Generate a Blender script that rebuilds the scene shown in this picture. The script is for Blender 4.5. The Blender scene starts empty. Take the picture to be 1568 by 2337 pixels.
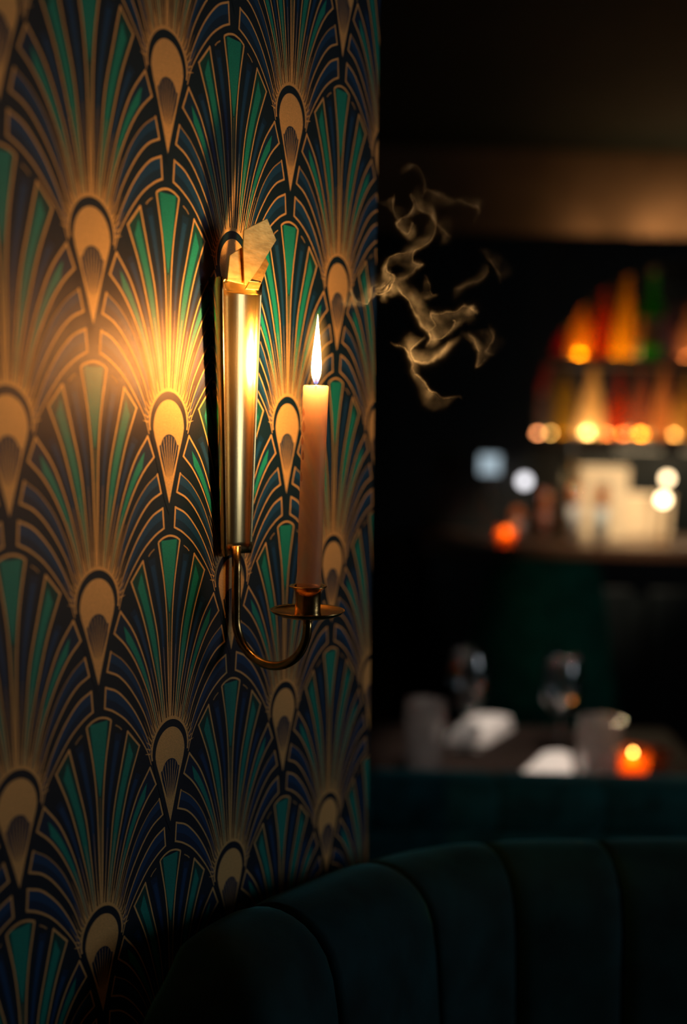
import bpy, bmesh, math, random
from mathutils import Vector, Matrix
random.seed(7)
S = bpy.context.scene
COL = S.collection
PI = math.pi

# ------------------------------------------------------------------ camera
PITCH, ROLL, THETA = 0.164595, 0.021504, 0.547397
FPX, SHIFT_PX = 2600.0, 206.48
EYE = Vector((0, 0, 1.55))
cam = bpy.data.cameras.new('camera')
cam.sensor_fit = 'HORIZONTAL'; cam.sensor_width = 24.0
cam.lens = FPX * 24.0 / 1568.0
cam.shift_y = SHIFT_PX / 1568.0
cam.clip_start = 0.02
cam.dof.use_dof = True
cam.dof.focus_distance = 1.04
cam.dof.aperture_fstop = cam.lens / 25.0
camo = bpy.data.objects.new('camera', cam); COL.objects.link(camo)
cp, sp, cr, sr = math.cos(PITCH), math.sin(PITCH), math.cos(ROLL), math.sin(ROLL)
upv = Vector((0, sp, cp)); fwd = Vector((0, cp, -sp)); xax = Vector((1, 0, 0))
R_ = xax * cr + upv * sr; U_ = -xax * sr + upv * cr
m = Matrix((R_, U_, -fwd)).transposed().to_4x4(); m.translation = EYE
camo.matrix_world = m
S.camera = camo

# ------------------------------------------------------------------ world, added window fill light, exposure
S.view_settings.view_transform = 'Standard'
S.view_settings.look = 'None'
S.view_settings.exposure = 0.0
S.view_settings.gamma = 1.0
S.view_settings.use_curve_mapping = False
wd = bpy.data.worlds.new('dusk'); S.world = wd; wd.use_nodes = True
wd.node_tree.nodes['Background'].inputs[0].default_value = (0.10, 0.22, 0.30, 1)
wd.node_tree.nodes['Background'].inputs[1].default_value = 0.35
WIN_Y0, WIN_Y1, WIN_Z0, WIN_Z1, WIN_X = 0.40, 1.20, 1.20, 2.10, 2.60
al = bpy.data.lights.new('window_fill', 'AREA'); al.shape = 'RECTANGLE'  # cool fill light added behind the unseen window opening
al.size = WIN_Z1 - WIN_Z0; al.size_y = WIN_Y1 - WIN_Y0
al.energy = 7.5; al.color = (0.88, 0.95, 1.0)
alo = bpy.data.objects.new('window_fill', al); COL.objects.link(alo)
alo.location = (WIN_X + 0.16, (WIN_Y0 + WIN_Y1) / 2, (WIN_Z0 + WIN_Z1) / 2)
alo.rotation_euler = (0, PI / 2, 0)
S.cycles.max_bounces = 10
S.cycles.transparent_max_bounces = 24
S.cycles.sample_clamp_indirect = 6.0
S.cycles.volume_bounces = 4
S.cycles.caustics_refractive = False

# ------------------------------------------------------------------ helpers
def at(px, py, Y):
    "point seen at a photograph pixel, at distance Y in front of the eye"
    X = (px - 784) / FPX; V = -(py - 1168.5 - SHIFT_PX) / FPX
    x = X * cr - V * sr; u = X * sr + V * cr
    d = Vector((x, cp + u * sp, -sp + u * cp))
    return EYE + d * (Y / d.y)

def setp(o, label=None, cat=None, group=None, kind=None):
    if label: o['label'] = label
    if cat: o['category'] = cat
    if group: o['group'] = group
    if kind: o['kind'] = kind
    return o

def obj(name, me, mat=None, parent=None, loc=None, smooth=False):
    o = bpy.data.objects.new(name, me); COL.objects.link(o)
    if mat is not None and len(me.materials) == 0:
        for q in (mat if isinstance(mat, (list, tuple)) else [mat]): me.materials.append(q)
    if smooth:
        for p in me.polygons: p.use_smooth = True
    if parent: o.parent = parent
    if loc is not None: o.location = loc
    return o

def empty(name, loc=(0, 0, 0), rz=0.0):
    o = bpy.data.objects.new(name, None); COL.objects.link(o)
    o.location = loc; o.rotation_euler = (0, 0, rz); o.empty_display_size = 0.02
    return o

def copy_tree(o, parent=None):
    c = o.copy(); COL.objects.link(c); c.parent = parent
    for ch in [k for k in bpy.data.objects if k.parent == o]: copy_tree(ch, c)
    return c

def mesh(verts, faces, name='m'):
    me = bpy.data.meshes.new(name); me.from_pydata([tuple(v) for v in verts], [], faces); me.update()
    return me

def bm_mesh(bm, name='m'):
    bmesh.ops.recalc_face_normals(bm, faces=bm.faces)
    me = bpy.data.meshes.new(name); bm.to_mesh(me); bm.free(); return me

def box(x0, x1, y0, y1, z0, z1, bevel=0.0, seg=2):
    bm = bmesh.new()
    bmesh.ops.create_cube(bm, size=1)
    for v in bm.verts:
        v.co = Vector(((x0 + x1) / 2 + v.co.x * (x1 - x0), (y0 + y1) / 2 + v.co.y * (y1 - y0), (z0 + z1) / 2 + v.co.z * (z1 - z0)))
    if bevel > 0: bmesh.ops.bevel(bm, geom=bm.edges[:], offset=bevel, segments=seg, profile=0.5, affect='EDGES')
    return bm_mesh(bm)

def lathe(prof, n=32, lean=None, wob=None):
    "closed of revolution; prof = [(r,z)...]; lean=(dx,dy) per unit z; wob(ang,z,r)->r"
    vs, fs = [], []
    for (r, z) in prof:
        for k in range(n):
            a = 2 * PI * k / n
            rr = wob(a, z, r) if wob else r
            vs.append((rr * math.cos(a) + (lean[0] * z if lean else 0), rr * math.sin(a) + (lean[1] * z if lean else 0), z))
    for i in range(len(prof) - 1):
        for k in range(n):
            a, b = i * n + k, i * n + (k + 1) % n
            fs.append((a, b, b + n, a + n))
    if prof[0][0] > 0: fs.append(tuple(range(n - 1, -1, -1)))
    if prof[-1][0] > 0: fs.append(tuple(range((len(prof) - 1) * n, len(prof) * n)))
    bm = bmesh.new(); me = mesh(vs, fs); bm.from_mesh(me)
    bmesh.ops.remove_doubles(bm, verts=bm.verts, dist=1e-6)
    return bm_mesh(bm)

def tube(pts, r, n=14, cap=True):
    pts = [Vector(p) for p in pts]; vs, fs = [], []
    ref = Vector((0.13, 0.97, 0.21)).normalized(); prev = None
    for i, p in enumerate(pts):
        t = (pts[min(i + 1, len(pts) - 1)] - pts[max(i - 1, 0)]).normalized()
        if prev is None: e = t.cross(ref).normalized()
        else: e = (prev - t * prev.dot(t)).normalized()
        prev = e; g = t.cross(e); rr = r[i] if isinstance(r, (list, tuple)) else r
        for k in range(n):
            a = 2 * PI * k / n; vs.append(p + e * (rr * math.cos(a)) + g * (rr * math.sin(a)))
    for i in range(len(pts) - 1):
        for k in range(n):
            a, b = i * n + k, i * n + (k + 1) % n; fs.append((a, b, b + n, a + n))
    if cap:
        fs.append(tuple(range(n - 1, -1, -1))); fs.append(tuple(range((len(pts) - 1) * n, len(pts) * n)))
    return mesh(vs, fs)

def slab(poly, off):
    "extrude a planar polygon (list of Vectors) by vector off"
    n = len(poly); vs = [Vector(p) for p in poly] + [Vector(p) + Vector(off) for p in poly]
    fs = [tuple(range(n)), tuple(range(2 * n - 1, n - 1, -1))] + [(i, (i + 1) % n, n + (i + 1) % n, n + i) for i in range(n)]
    bm = bmesh.new(); me = mesh(vs, fs); bm.from_mesh(me); return bm_mesh(bm)

def smoothline(pts, per=8):
    out = []; P = [Vector(p) for p in pts]
    Q = [P[0] * 2 - P[1]] + P + [P[-1] * 2 - P[-2]]
    for i in range(1, len(Q) - 2):
        for k in range(per):
            t = k / per; a, b, c, d = Q[i - 1], Q[i], Q[i + 1], Q[i + 2]
            out.append(0.5 * ((2 * b) + (c - a) * t + (2 * a - 5 * b + 4 * c - d) * t * t + (3 * b - a - 3 * c + d) * t ** 3))
    out.append(P[-1]); return out

# ------------------------------------------------------------------ materials
def pmat(name, color, rough=0.5, metal=0.0, spec=0.5, grain=0.0, gscale=200.0, bump=0.0, bscale=400.0, sheen=0.0, sheen_tint=(1, 1, 1), aniso=0.0, coat=0.0, stretch=None, tint=None):
    m = bpy.data.materials.new(name); m.use_nodes = True; nt = m.node_tree; b = nt.nodes['Principled BSDF']
    b.inputs['Base Color'].default_value = (*color, 1); b.inputs['Roughness'].default_value = rough
    b.inputs['Metallic'].default_value = metal; b.inputs['Specular IOR Level'].default_value = spec
    b.inputs['Anisotropic'].default_value = aniso; b.inputs['Coat Weight'].default_value = coat
    if tint: b.inputs['Specular Tint'].default_value = (*tint, 1)
    if sheen: b.inputs['Sheen Weight'].default_value = sheen; b.inputs['Sheen Tint'].default_value = (*sheen_tint, 1); b.inputs['Sheen Roughness'].default_value = 0.35
    tc = nt.nodes.new('ShaderNodeTexCoord'); src = tc.outputs['Object']
    if stretch:
        mp = nt.nodes.new('ShaderNodeMapping'); mp.inputs['Scale'].default_value = stretch; nt.links.new(src, mp.inputs[0]); src = mp.outputs[0]
    if grain:
        n = nt.nodes.new('ShaderNodeTexNoise'); n.inputs['Scale'].default_value = gscale; n.inputs['Detail'].default_value = 4
        nt.links.new(src, n.inputs['Vector'])
        r = nt.nodes.new('ShaderNodeMapRange'); r.inputs['From Min'].default_value = 0.3; r.inputs['From Max'].default_value = 0.7
        r.inputs['To Min'].default_value = 1 - grain; r.inputs['To Max'].default_value = 1 + grain; nt.links.new(n.outputs[0], r.inputs[0])
        mx = nt.nodes.new('ShaderNodeMix'); mx.data_type = 'RGBA'; mx.blend_type = 'MULTIPLY'; mx.inputs[0].default_value = 1
        mx.inputs[6].default_value = (*color, 1); nt.links.new(r.outputs[0], mx.inputs[7]); nt.links.new(mx.outputs[2], b.inputs['Base Color'])
    if bump:
        n2 = nt.nodes.new('ShaderNodeTexNoise'); n2.inputs['Scale'].default_value = bscale; n2.inputs['Detail'].default_value = 3
        nt.links.new(src, n2.inputs['Vector'])
        bp = nt.nodes.new('ShaderNodeBump'); bp.inputs['Strength'].default_value = bump; bp.inputs['Distance'].default_value = 0.001
        nt.links.new(n2.outputs[0], bp.inputs['Height']); nt.links.new(bp.outputs[0], b.inputs['Normal'])
    return m

def emat(name, color, strength):
    m = bpy.data.materials.new(name); m.use_nodes = True; nt = m.node_tree
    nt.nodes.remove(nt.nodes['Principled BSDF']); e = nt.nodes.new('ShaderNodeEmission')
    e.inputs[0].default_value = (*color, 1); e.inputs[1].default_value = strength
    nt.links.new(e.outputs[0], nt.nodes['Material Output'].inputs[0]); return m

def glassmat(name, tint, transl=0.0, tcol=None, gloss=0.0, rough=0.03):
    "thin tinted glass: see-through tint, optional milky glow, fresnel mirror"
    m = bpy.data.materials.new(name); m.use_nodes = True; nt = m.node_tree; nt.nodes.remove(nt.nodes['Principled BSDF'])
    tr = nt.nodes.new('ShaderNodeBsdfTransparent'); tr.inputs[0].default_value = (*tint, 1); cur = tr.outputs[0]
    if transl:
        tl = nt.nodes.new('ShaderNodeBsdfTranslucent'); tl.inputs[0].default_value = (*(tcol or tint), 1)
        mx = nt.nodes.new('ShaderNodeMixShader'); mx.inputs[0].default_value = transl
        nt.links.new(cur, mx.inputs[1]); nt.links.new(tl.outputs[0], mx.inputs[2]); cur = mx.outputs[0]
    gl = nt.nodes.new('ShaderNodeBsdfGlossy'); gl.inputs['Roughness'].default_value = rough
    fr = nt.nodes.new('ShaderNodeLayerWeight'); fr.inputs[0].default_value = 0.5      # Schlick reflectance, same from both sides of the thin wall
    pw = nt.nodes.new('ShaderNodeMath'); pw.operation = 'POWER'; pw.inputs[1].default_value = 5.0; nt.links.new(fr.outputs['Facing'], pw.inputs[0])
    ad = nt.nodes.new('ShaderNodeMath'); ad.operation = 'MULTIPLY_ADD'; ad.use_clamp = True; ad.inputs[1].default_value = 0.9; ad.inputs[2].default_value = 0.04 + gloss; nt.links.new(pw.outputs[0], ad.inputs[0])
    mx = nt.nodes.new('ShaderNodeMixShader'); nt.links.new(ad.outputs[0], mx.inputs[0])
    nt.links.new(cur, mx.inputs[1]); nt.links.new(gl.outputs[0], mx.inputs[2])
    nt.links.new(mx.outputs[0], nt.nodes['Material Output'].inputs[0]); return m

M = dict(
    navy=pmat('wallpaper_navy', (0.0030, 0.020, 0.040), 0.38, 0, 0.6, tint=(1, 0.50, 0.28), grain=0.25, gscale=900, bump=0.2, bscale=1500),
    gold=pmat('wallpaper_gold', (0.78, 0.46, 0.18), 0.50, 0.16, 0.5, tint=(1, 0.66, 0.30), grain=0.22, gscale=1400, bump=0.2, bscale=1500),
    golddim=pmat('wallpaper_gold_dim', (0.46, 0.28, 0.12), 0.52, 0.12, 0.5, tint=(1, 0.66, 0.30), grain=0.22, gscale=1400, bump=0.2, bscale=1500),
    teal=pmat('wallpaper_teal', (0.008, 0.27, 0.235), 0.38, 0, 0.6, tint=(1, 0.50, 0.28), grain=0.25, gscale=900, bump=0.2, bscale=1500),
    tealdark=pmat('wallpaper_teal_dark', (0.004, 0.070, 0.072), 0.38, 0, 0.6, tint=(1, 0.50, 0.28), grain=0.25, gscale=900, bump=0.2, bscale=1500),
    blue=pmat('wallpaper_blue', (0.007, 0.060, 0.170), 0.38, 0, 0.6, tint=(1, 0.50, 0.28), grain=0.25, gscale=900, bump=0.2, bscale=1500),
    bluedark=pmat('wallpaper_blue_dark', (0.004, 0.032, 0.085), 0.38, 0, 0.6, tint=(1, 0.50, 0.28), grain=0.25, gscale=900, bump=0.2, bscale=1500),
    brass=pmat('polished_brass', (0.88, 0.62, 0.27), 0.22, 1.0, grain=0.10, gscale=60, bump=0.05, bscale=500, stretch=(1, 1, 0.06)),
    brasssat=pmat('brushed_brass', (0.78, 0.45, 0.13), 0.36, 1.0, grain=0.25, gscale=220, bump=0.12, bscale=700, stretch=(1, 0.25, 1)),
    brassdark=pmat('aged_brass', (0.62, 0.38, 0.14), 0.24, 1.0, grain=0.25, gscale=120, bump=0.10, bscale=600),
    plaster=pmat('dark_plaster', (0.030, 0.034, 0.036), 0.8, 0, 0.3, grain=0.35, gscale=2.2),
    warmplaster=pmat('brown_plaster', (0.16, 0.11, 0.075), 0.85, 0, 0.2, grain=0.45, gscale=2.4),
    ceiling=pmat('dark_ceiling', (0.004, 0.011, 0.012), 0.85, 0, 0.2, grain=0.3, gscale=2.0),
    floor=pmat('dark_wood_floor', (0.018, 0.012, 0.009), 0.4, grain=0.3, gscale=6),
    darkwood=pmat('dark_wood', (0.007, 0.010, 0.011), 0.38, grain=0.4, gscale=12, stretch=(1, 1, 0.2)),
    shelfwood=pmat('shelf_wood', (0.06, 0.030, 0.016), 0.4, grain=0.4, gscale=14, stretch=(0.2, 1, 1)),
    tablewood=pmat('matte_table_wood', (0.020, 0.013, 0.010), 0.6, 0, 0.12, grain=0.35, gscale=14, stretch=(0.2, 1, 1)),
    barwood=pmat('polished_bar_wood', (0.055, 0.026, 0.015), 0.28, 0, 0.5, grain=0.35, gscale=14, stretch=(0.2, 1, 1)),
    velvet=pmat('green_velvet', (0.003, 0.026, 0.031), 0.8, 0, 0.2, grain=0.5, gscale=18, bump=0.2, bscale=250, sheen=0.6, sheen_tint=(0.08, 0.42, 0.46)),
    velvetsofa=pmat('teal_velvet', (0.007, 0.085, 0.098), 0.8, 0, 0.2, grain=0.5, gscale=18, bump=0.2, bscale=250, sheen=0.7, sheen_tint=(0.08, 0.5, 0.55)),
    velvetfar=pmat('emerald_velvet', (0.005, 0.12, 0.085), 0.85, 0, 0.15, grain=0.35, gscale=18, sheen=0.6, sheen_tint=(0.05, 0.5, 0.35)),
    wick=pmat('charred_wick', (0.01, 0.008, 0.007), 0.9),
    linen=pmat('white_linen', (0.72, 0.68, 0.63), 0.85, grain=0.1, gscale=90, bump=0.3, bscale=300),
    cream=pmat('cream_paper', (0.80, 0.62, 0.40), 0.7, grain=0.08, gscale=30),
    white=pmat('white_card', (0.75, 0.80, 0.82), 0.5),
    label=pmat('bottle_label', (0.62, 0.52, 0.36), 0.7, grain=0.15, gscale=60),
    capgold=pmat('gold_cap', (0.7, 0.42, 0.12), 0.35, 0.8),
    capred=pmat('red_cap', (0.25, 0.03, 0.02), 0.4),
    capdark=pmat('dark_cap', (0.02, 0.02, 0.02), 0.4),
    steel=pmat('dark_steel', (0.10, 0.10, 0.10), 0.35, 0.9),
    clear=glassmat('clear_glass', (0.96, 0.97, 0.98), gloss=0.05),
    crystal=glassmat('cut_crystal', (0.86, 0.87, 0.88), 0.26, (0.97, 0.88, 0.83), gloss=0.22, rough=0.05),
    wineglass=glassmat('wine_glass', (0.95, 0.96, 0.97), gloss=0.20, rough=0.02),
    pane=glassmat('window_pane', (0.95, 0.97, 0.98)),
)

# candle wax
mw = bpy.data.materials.new('ivory_wax'); mw.use_nodes = True; nt = mw.node_tree
b = nt.nodes['Principled BSDF']
b.inputs['Base Color'].default_value = (0.88, 0.47, 0.26, 1); b.inputs['Roughness'].default_value = 0.42
tr_ = nt.nodes.new('ShaderNodeBsdfTransparent'); mx_ = nt.nodes.new('ShaderNodeMixShader'); mx_.inputs[0].default_value = 0.34
nt.links.new(tr_.outputs[0], mx_.inputs[1]); nt.links.new(b.outputs[0], mx_.inputs[2]); nt.links.new(mx_.outputs[0], nt.nodes['Material Output'].inputs['Surface'])
vs_ = nt.nodes.new('ShaderNodeVolumeScatter'); vs_.inputs['Color'].default_value = (1.0, 0.86, 0.66, 1); vs_.inputs['Density'].default_value = 60.0; vs_.inputs['Anisotropy'].default_value = 0.55
va_ = nt.nodes.new('ShaderNodeVolumeAbsorption'); va_.inputs['Color'].default_value = (1.0, 0.50, 0.06, 1); va_.inputs['Density'].default_value = 26.0
ad_ = nt.nodes.new('ShaderNodeAddShader'); nt.links.new(vs_.outputs[0], ad_.inputs[0]); nt.links.new(va_.outputs[0], ad_.inputs[1]); nt.links.new(ad_.outputs[0], nt.nodes['Material Output'].inputs['Volume'])
M['wax'] = mw

# flame
mf = bpy.data.materials.new('flame_core'); mf.use_nodes = True; nt = mf.node_tree; nt.nodes.remove(nt.nodes['Principled BSDF'])
e = nt.nodes.new('ShaderNodeEmission'); tc = nt.nodes.new('ShaderNodeTexCoord'); sx = nt.nodes.new('ShaderNodeSeparateXYZ')
nt.links.new(tc.outputs['Object'], sx.inputs[0])
rp = nt.nodes.new('ShaderNodeValToRGB'); mr = nt.nodes.new('ShaderNodeMapRange'); mr.inputs['From Max'].default_value = 0.060
nt.links.new(sx.outputs[2], mr.inputs[0]); nt.links.new(mr.outputs[0], rp.inputs[0])
el = rp.color_ramp.elements
el[0].position = 0.03; el[0].color = (0.0008, 0.0016, 0.005, 1); el[1].position = 1.0; el[1].color = (0.75, 0.28, 0.04, 1)
for p_, c_ in ((0.09, (0.010, 0.006, 0.006, 1)), (0.17, (0.8, 0.40, 0.11, 1)), (0.45, (1, 0.50, 0.14, 1)), (0.8, (1, 0.46, 0.11, 1))):
    q_ = el.new(p_); q_.color = c_
nt.links.new(rp.outputs[0], e.inputs[0]); e.inputs[1].default_value = 120.0
tf_ = nt.nodes.new('ShaderNodeBsdfTransparent'); af_ = nt.nodes.new('ShaderNodeAddShader')      # a flame is see-through
nt.links.new(e.outputs[0], af_.inputs[0]); nt.links.new(tf_.outputs[0], af_.inputs[1])
nt.links.new(af_.outputs[0], nt.nodes['Material Output'].inputs[0]); M['flame'] = mf

mm = bpy.data.materials.new('flame_mantle'); mm.use_nodes = True; nt = mm.node_tree; nt.nodes.remove(nt.nodes['Principled BSDF'])
e = nt.nodes.new('ShaderNodeEmission'); e.inputs[0].default_value = (1.0, 0.42, 0.07, 1)
tc = nt.nodes.new('ShaderNodeTexCoord'); sx = nt.nodes.new('ShaderNodeSeparateXYZ'); nt.links.new(tc.outputs['Object'], sx.inputs[0])
def mth(nt, op, a, b=None):
    n = nt.nodes.new('ShaderNodeMath'); n.operation = op
    for i, v in enumerate((a, b)):
        if v is None: continue
        if hasattr(v, 'links') or hasattr(v, 'is_linked'): nt.links.new(v, n.inputs[i])
        else: n.inputs[i].default_value = v
    return n.outputs[0]
zz = mth(nt, 'DIVIDE', mth(nt, 'SUBTRACT', sx.outputs[2], 0.026), 0.040)
rx = mth(nt, 'DIVIDE', sx.outputs[0], 0.0135); ry = mth(nt, 'DIVIDE', sx.outputs[1], 0.0135)
rr = mth(nt, 'ADD', mth(nt, 'ADD', mth(nt, 'MULTIPLY', rx, rx), mth(nt, 'MULTIPLY', ry, ry)), mth(nt, 'MULTIPLY', zz, zz))
fo = mth(nt, 'POWER', mth(nt, 'MAXIMUM', mth(nt, 'SUBTRACT', 1.0, rr), 0.0), 2.0)
nt.links.new(mth(nt, 'MULTIPLY', fo, 60.0), e.inputs[1])
nt.links.new(e.outputs[0], nt.nodes['Material Output'].inputs['Volume']); M['mantle'] = mm

# ------------------------------------------------------------------ the papered wall and its frame of reference
K = 0.56
H = 0.5187 * K            # height of one pattern repeat
SP = 0.1614 * K           # spacing of the columns
N = Vector((math.cos(THETA), -math.sin(THETA), 0)); U = Vector((math.sin(THETA), math.cos(THETA), 0))
W0 = Vector((-0.4433 * K, 1.5 * K, 0))
Z0 = 1.55 + 0.3742 * K
def edge_a(z): return 0.5465 - 0.0213 * (z - 0.98)
CEIL = 2.60
def wall_slab(a0, d0, d1, z0=0.0, z1=CEIL):
    vs = []
    for d in (d0, d1):
        for (a, z) in ((a0, z0), (edge_a(z0), z0), (edge_a(z1), z1), (a0, z1)): vs.append((d, a, z))
    return mesh(vs, [(0, 1, 2, 3), (7, 6, 5, 4), (0, 4, 5, 1), (1, 5, 6, 2), (2, 6, 7, 3), (3, 7, 4, 0)])
wall = obj('wall_left', wall_slab(-2.6, -0.16, -0.001), M['plaster'], loc=W0)
wall.rotation_euler = (0, 0, -THETA)
setp(wall, 'partition wall covered in navy wallpaper with gold and teal peacock fans', 'wall', kind='structure')
paper = obj('wallpaper', wall_slab(-2.6, -0.001, 0.0), M['navy'], wall)

# one printed fan, in units of the repeat height, tip of its teardrop at (0,0)
LV, MS = {}, ['navy', 'gold', 'golddim', 'teal', 'tealdark', 'blue', 'bluedark']
V_, F_, MI = [], [], []
def lev(k): return 0.00004 * k
def quadstrip(A, B, k, mat):
    b0 = len(V_)
    for p, q in zip(A, B): V_.append((lev(k), p[0] * H, p[1] * H)); V_.append((lev(k), q[0] * H, q[1] * H))
    for i in range(len(A) - 1):
        F_.append((b0 + 2 * i, b0 + 2 * i + 1, b0 + 2 * i + 3, b0 + 2 * i + 2)); MI.append(MS.index(mat))
def stroke(P, w, k, mat):
    A, B = [], []
    n = len(P)
    for i, p in enumerate(P):
        t = (P[min(i + 1, n - 1)] - P[max(i - 1, 0)]); t = t / max(t.length, 1e-9)
        ww = (w(i / (n - 1)) if callable(w) else w) / 2
        nn = Vector((-t.y, t.x)); A.append(p + nn * ww); B.append(p - nn * ww)
    quadstrip(A, B, k, mat)
def fan_poly(P, k, mat):
    b0 = len(V_)
    for p in P: V_.append((lev(k), p[0] * H, p[1] * H))
    F_.append(tuple(range(b0, b0 + len(P)))); MI.append(MS.index(mat))
def v2(l, s): return [Vector((s * a, b)) for a, b in l]
def resample(P, n):
    L = [0]
    for i in range(1, len(P)): L.append(L[-1] + (P[i] - P[i - 1]).length)
    out = []; j = 0
    for k in range(n):
        t = L[-1] * k / (n - 1)
        while j < len(P) - 2 and L[j + 1] < t: j += 1
        f = (t - L[j]) / max(L[j + 1] - L[j], 1e-9); out.append(P[j].lerp(P[j + 1], min(max(f, 0), 1)))
    return out
def sl(l, s, n=26): return resample(smoothline(v2(l, s), 8), n)
CEN = [(.050, .886), (.025, .765), (.012, .64), (.008, .478), (.005, .335)]
P2I = [(.119, .837), (.088, .728), (.057, .612), (.038, .476), (.020, .330)]
P2O = [(.170, .781), (.122, .672), (.085, .555), (.054, .435), (.034, .322)]
P3I = [(.217, .700), (.160, .629), (.112, .531), (.078, .430), (.046, .314)]
P3O = [(.244, .640), (.196, .596), (.147, .527), (.097, .425), (.058, .304)]
P4I = [(.259, .588), (.205, .551), (.150, .485), (.103, .390), (.067, .290)]
P4O = [(.275, .533), (.225, .509), (.173, .457), (.117, .372), (.076, .272)]
P5I = [(.282, .487), (.230, .463), (.172, .405), (.124, .332), (.083, .248)]
P5O = [(.287, .427), (.247, .408), (.198, .372), (.148, .316), (.107, .256), (.088, .207)]
LW = 0.0062
def mid(A, B, f): return [a.lerp(b, f) for a, b in zip(A, B)]
def build_motif():
    top = [(-.050, .886), (-.030, .897), (0, .903), (.030, .897), (.050, .886)]
    for s in (1, -1):
        c, a2, b2, a3, b3, a4, b4, a5, b5 = [sl(l, s) for l in (CEN, P2I, P2O, P3I, P3O, P4I, P4O, P5I, P5O)]
        zero = [Vector((0, p.y)) for p in c]
        quadstrip(zero, c, 1, 'tealdark')
        quadstrip(a2, b2, 1, 'tealdark'); quadstrip(a3, b3, 1, 'bluedark')
        quadstrip(a4, b4, 1, 'bluedark'); quadstrip(a5, b5, 1, 'bluedark')
        # brighter hearts of the feathers
        quadstrip(mid(a2, b2, .26)[1:], mid(a2, b2, .74)[2:] + [mid(a2, b2, .6)[-1]], 2, 'teal')
        quadstrip(mid(a3, b3, .34)[2:], mid(a3, b3, .80)[4:] + mid(a3, b3, .6)[-2:], 2, 'teal')
        quadstrip(mid(a4, b4, .06), mid(a4, b4, .50), 2, 'blue')
        quadstrip(mid(a5, b5, .06), mid(a5, b5, .52), 2, 'blue')
        # blue quills between the feathers
        q1 = mid(c, a2, .52)[1:22]; stroke(q1, lambda t: .026 * (1 - t) + .004, 1, 'bluedark'); stroke(q1[1:], lambda t: .015 * (1 - t) + .002, 2, 'blue')
        q2 = mid(b2, a3, .50)[3:22]; stroke(q2, lambda t: .022 * (1 - t) + .004, 1, 'bluedark'); stroke(q2[1:], lambda t: .013 * (1 - t) + .002, 2, 'blue')
        g = v2([(.068, .868), (.084, .858), (.094, .848)], s); stroke(g, .004, 3, 'golddim')
        # gold outlines
        for l in (c, a2, b2, a3, b3, b4, b5, a5): stroke(l, lambda t: LW * (1 - .52 * t), 4, 'gold')
        stroke(a4, lambda t: LW * (.65 - .1 * t), 4, 'golddim')
        for p, q in ((a2, b2), (a3, b3), (a4, b4), (a5, b5)):
            e_ = (q[0] - p[0]).normalized() * LW * .5
            stroke([p[0] - e_, q[0] + e_], LW, 4, 'gold')
    quadstrip([Vector((-.036, .890)), Vector((-.022, .78)), Vector((-.002, .67))], [Vector((.036, .890)), Vector((.022, .78)), Vector((.002, .67))], 2, 'teal')
    stroke(resample(smoothline(v2(top, 1), 6), 14), LW, 4, 'gold')
    stroke([Vector((0, .665)), Vector((0, .52)), Vector((0, .33))], lambda t: .0015 + .0025 * t, 4, 'golddim')
    # rays fading out of the gold halo
    def halo(t, ex): # t -1..1 around the arch
        a = t * 1.75; return Vector((math.sin(a) * (.083 + ex), .235 + math.cos(a) * (.094 + ex)))
    lines = [sl(l, 1, 40) for l in (CEN, P2I, P2O, P3I, P3O, P4I, P4O, P5I, P5O)]
    for s in (1, -1):
        full = [[Vector((0.0, p.y)) for p in lines[0]]] + lines
        for i in range(len(full) - 1):
            for f in ((.5,) if i not in (0,) else (.6,)):
                P = [Vector((s * p.x, p.y)) for p in mid(full[i], full[i + 1], f)]
                P = P[::-1]; k0 = (18 if i < 6 else 13)
                stroke(P[:k0], lambda t: .0034 * (1 - t) + .0006, 4, 'golddim' if i > 5 else 'gold')
    A = [halo(-1 + 2 * i / 36,   .013 - .008 * abs(-1 + 2 * i / 36)) for i in range(37)]
    B = [halo(-1 + 2 * i / 36, -.004) for i in range(37)]
    quadstrip(A, B, 5, 'gold')
    for i in range(25):   # short saw-tooth glow where the rays leave the halo
        t = -.86 + 1.72 * i / 24; p = halo(t, .010); d = (halo(t, .05) - p)
        d = Vector((d.x * .55, d.y + .012 * (1 - abs(t)))); stroke([p, p + d * .5, p + d], lambda q: .0050 * (1 - q) + .0006, 5, 'gold')
    # dark arch, gold teardrop, small dark fan inside it
    dark, gold = [], []
    for i in range(25):
        a = -1.62 + 3.24 * i / 24
        dark.append(Vector((math.sin(a) * .083, .235 + math.cos(a) * .096)))
        gold.append(Vector((math.sin(a) * .069, .226 + math.cos(a) * .081)))
    dk = [Vector((-.070, .165)), Vector((-.022, .012)), Vector((0, -.035)), Vector((.022, .012)), Vector((.070, .165))]
    fan_poly(dark[::-1] + dk, 6, 'navy')
    gd = [Vector((-.064, .200)), Vector((-.041, .135)), Vector((0, 0)), Vector((.041, .135)), Vector((.064, .200))]
    fan_poly(gold[::-1] + gd, 7, 'gold')
    mini = [Vector((.044, .172))]
    for i in range(11):
        a = 1.35 - 2.7 * i / 10; mini.append(Vector((math.sin(a) * .036, .170 + math.cos(a) * .036)))
    mini += [Vector((-.044, .172)), Vector((-.037, .140)), Vector((-.016, .085)), Vector((0, .055)), Vector((.016, .085)), Vector((.037, .140))]
    fan_poly(mini, 8, 'bluedark')
    for i in range(-3, 4):
        x = i * .0125; yt = .206 - .0024 * i * i
        stroke([Vector((x, yt - .004)), Vector((x * .62, .13)), Vector((x * .16, .055))], lambda t: .0016 + .0018 * t, 9, 'gold')
build_motif()
motif = mesh(V_, F_, 'printed_fan')
for k in MS: motif.materials.append(M[k])
for p, i in zip(motif.polygons, MI): p.material_index = i
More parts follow.
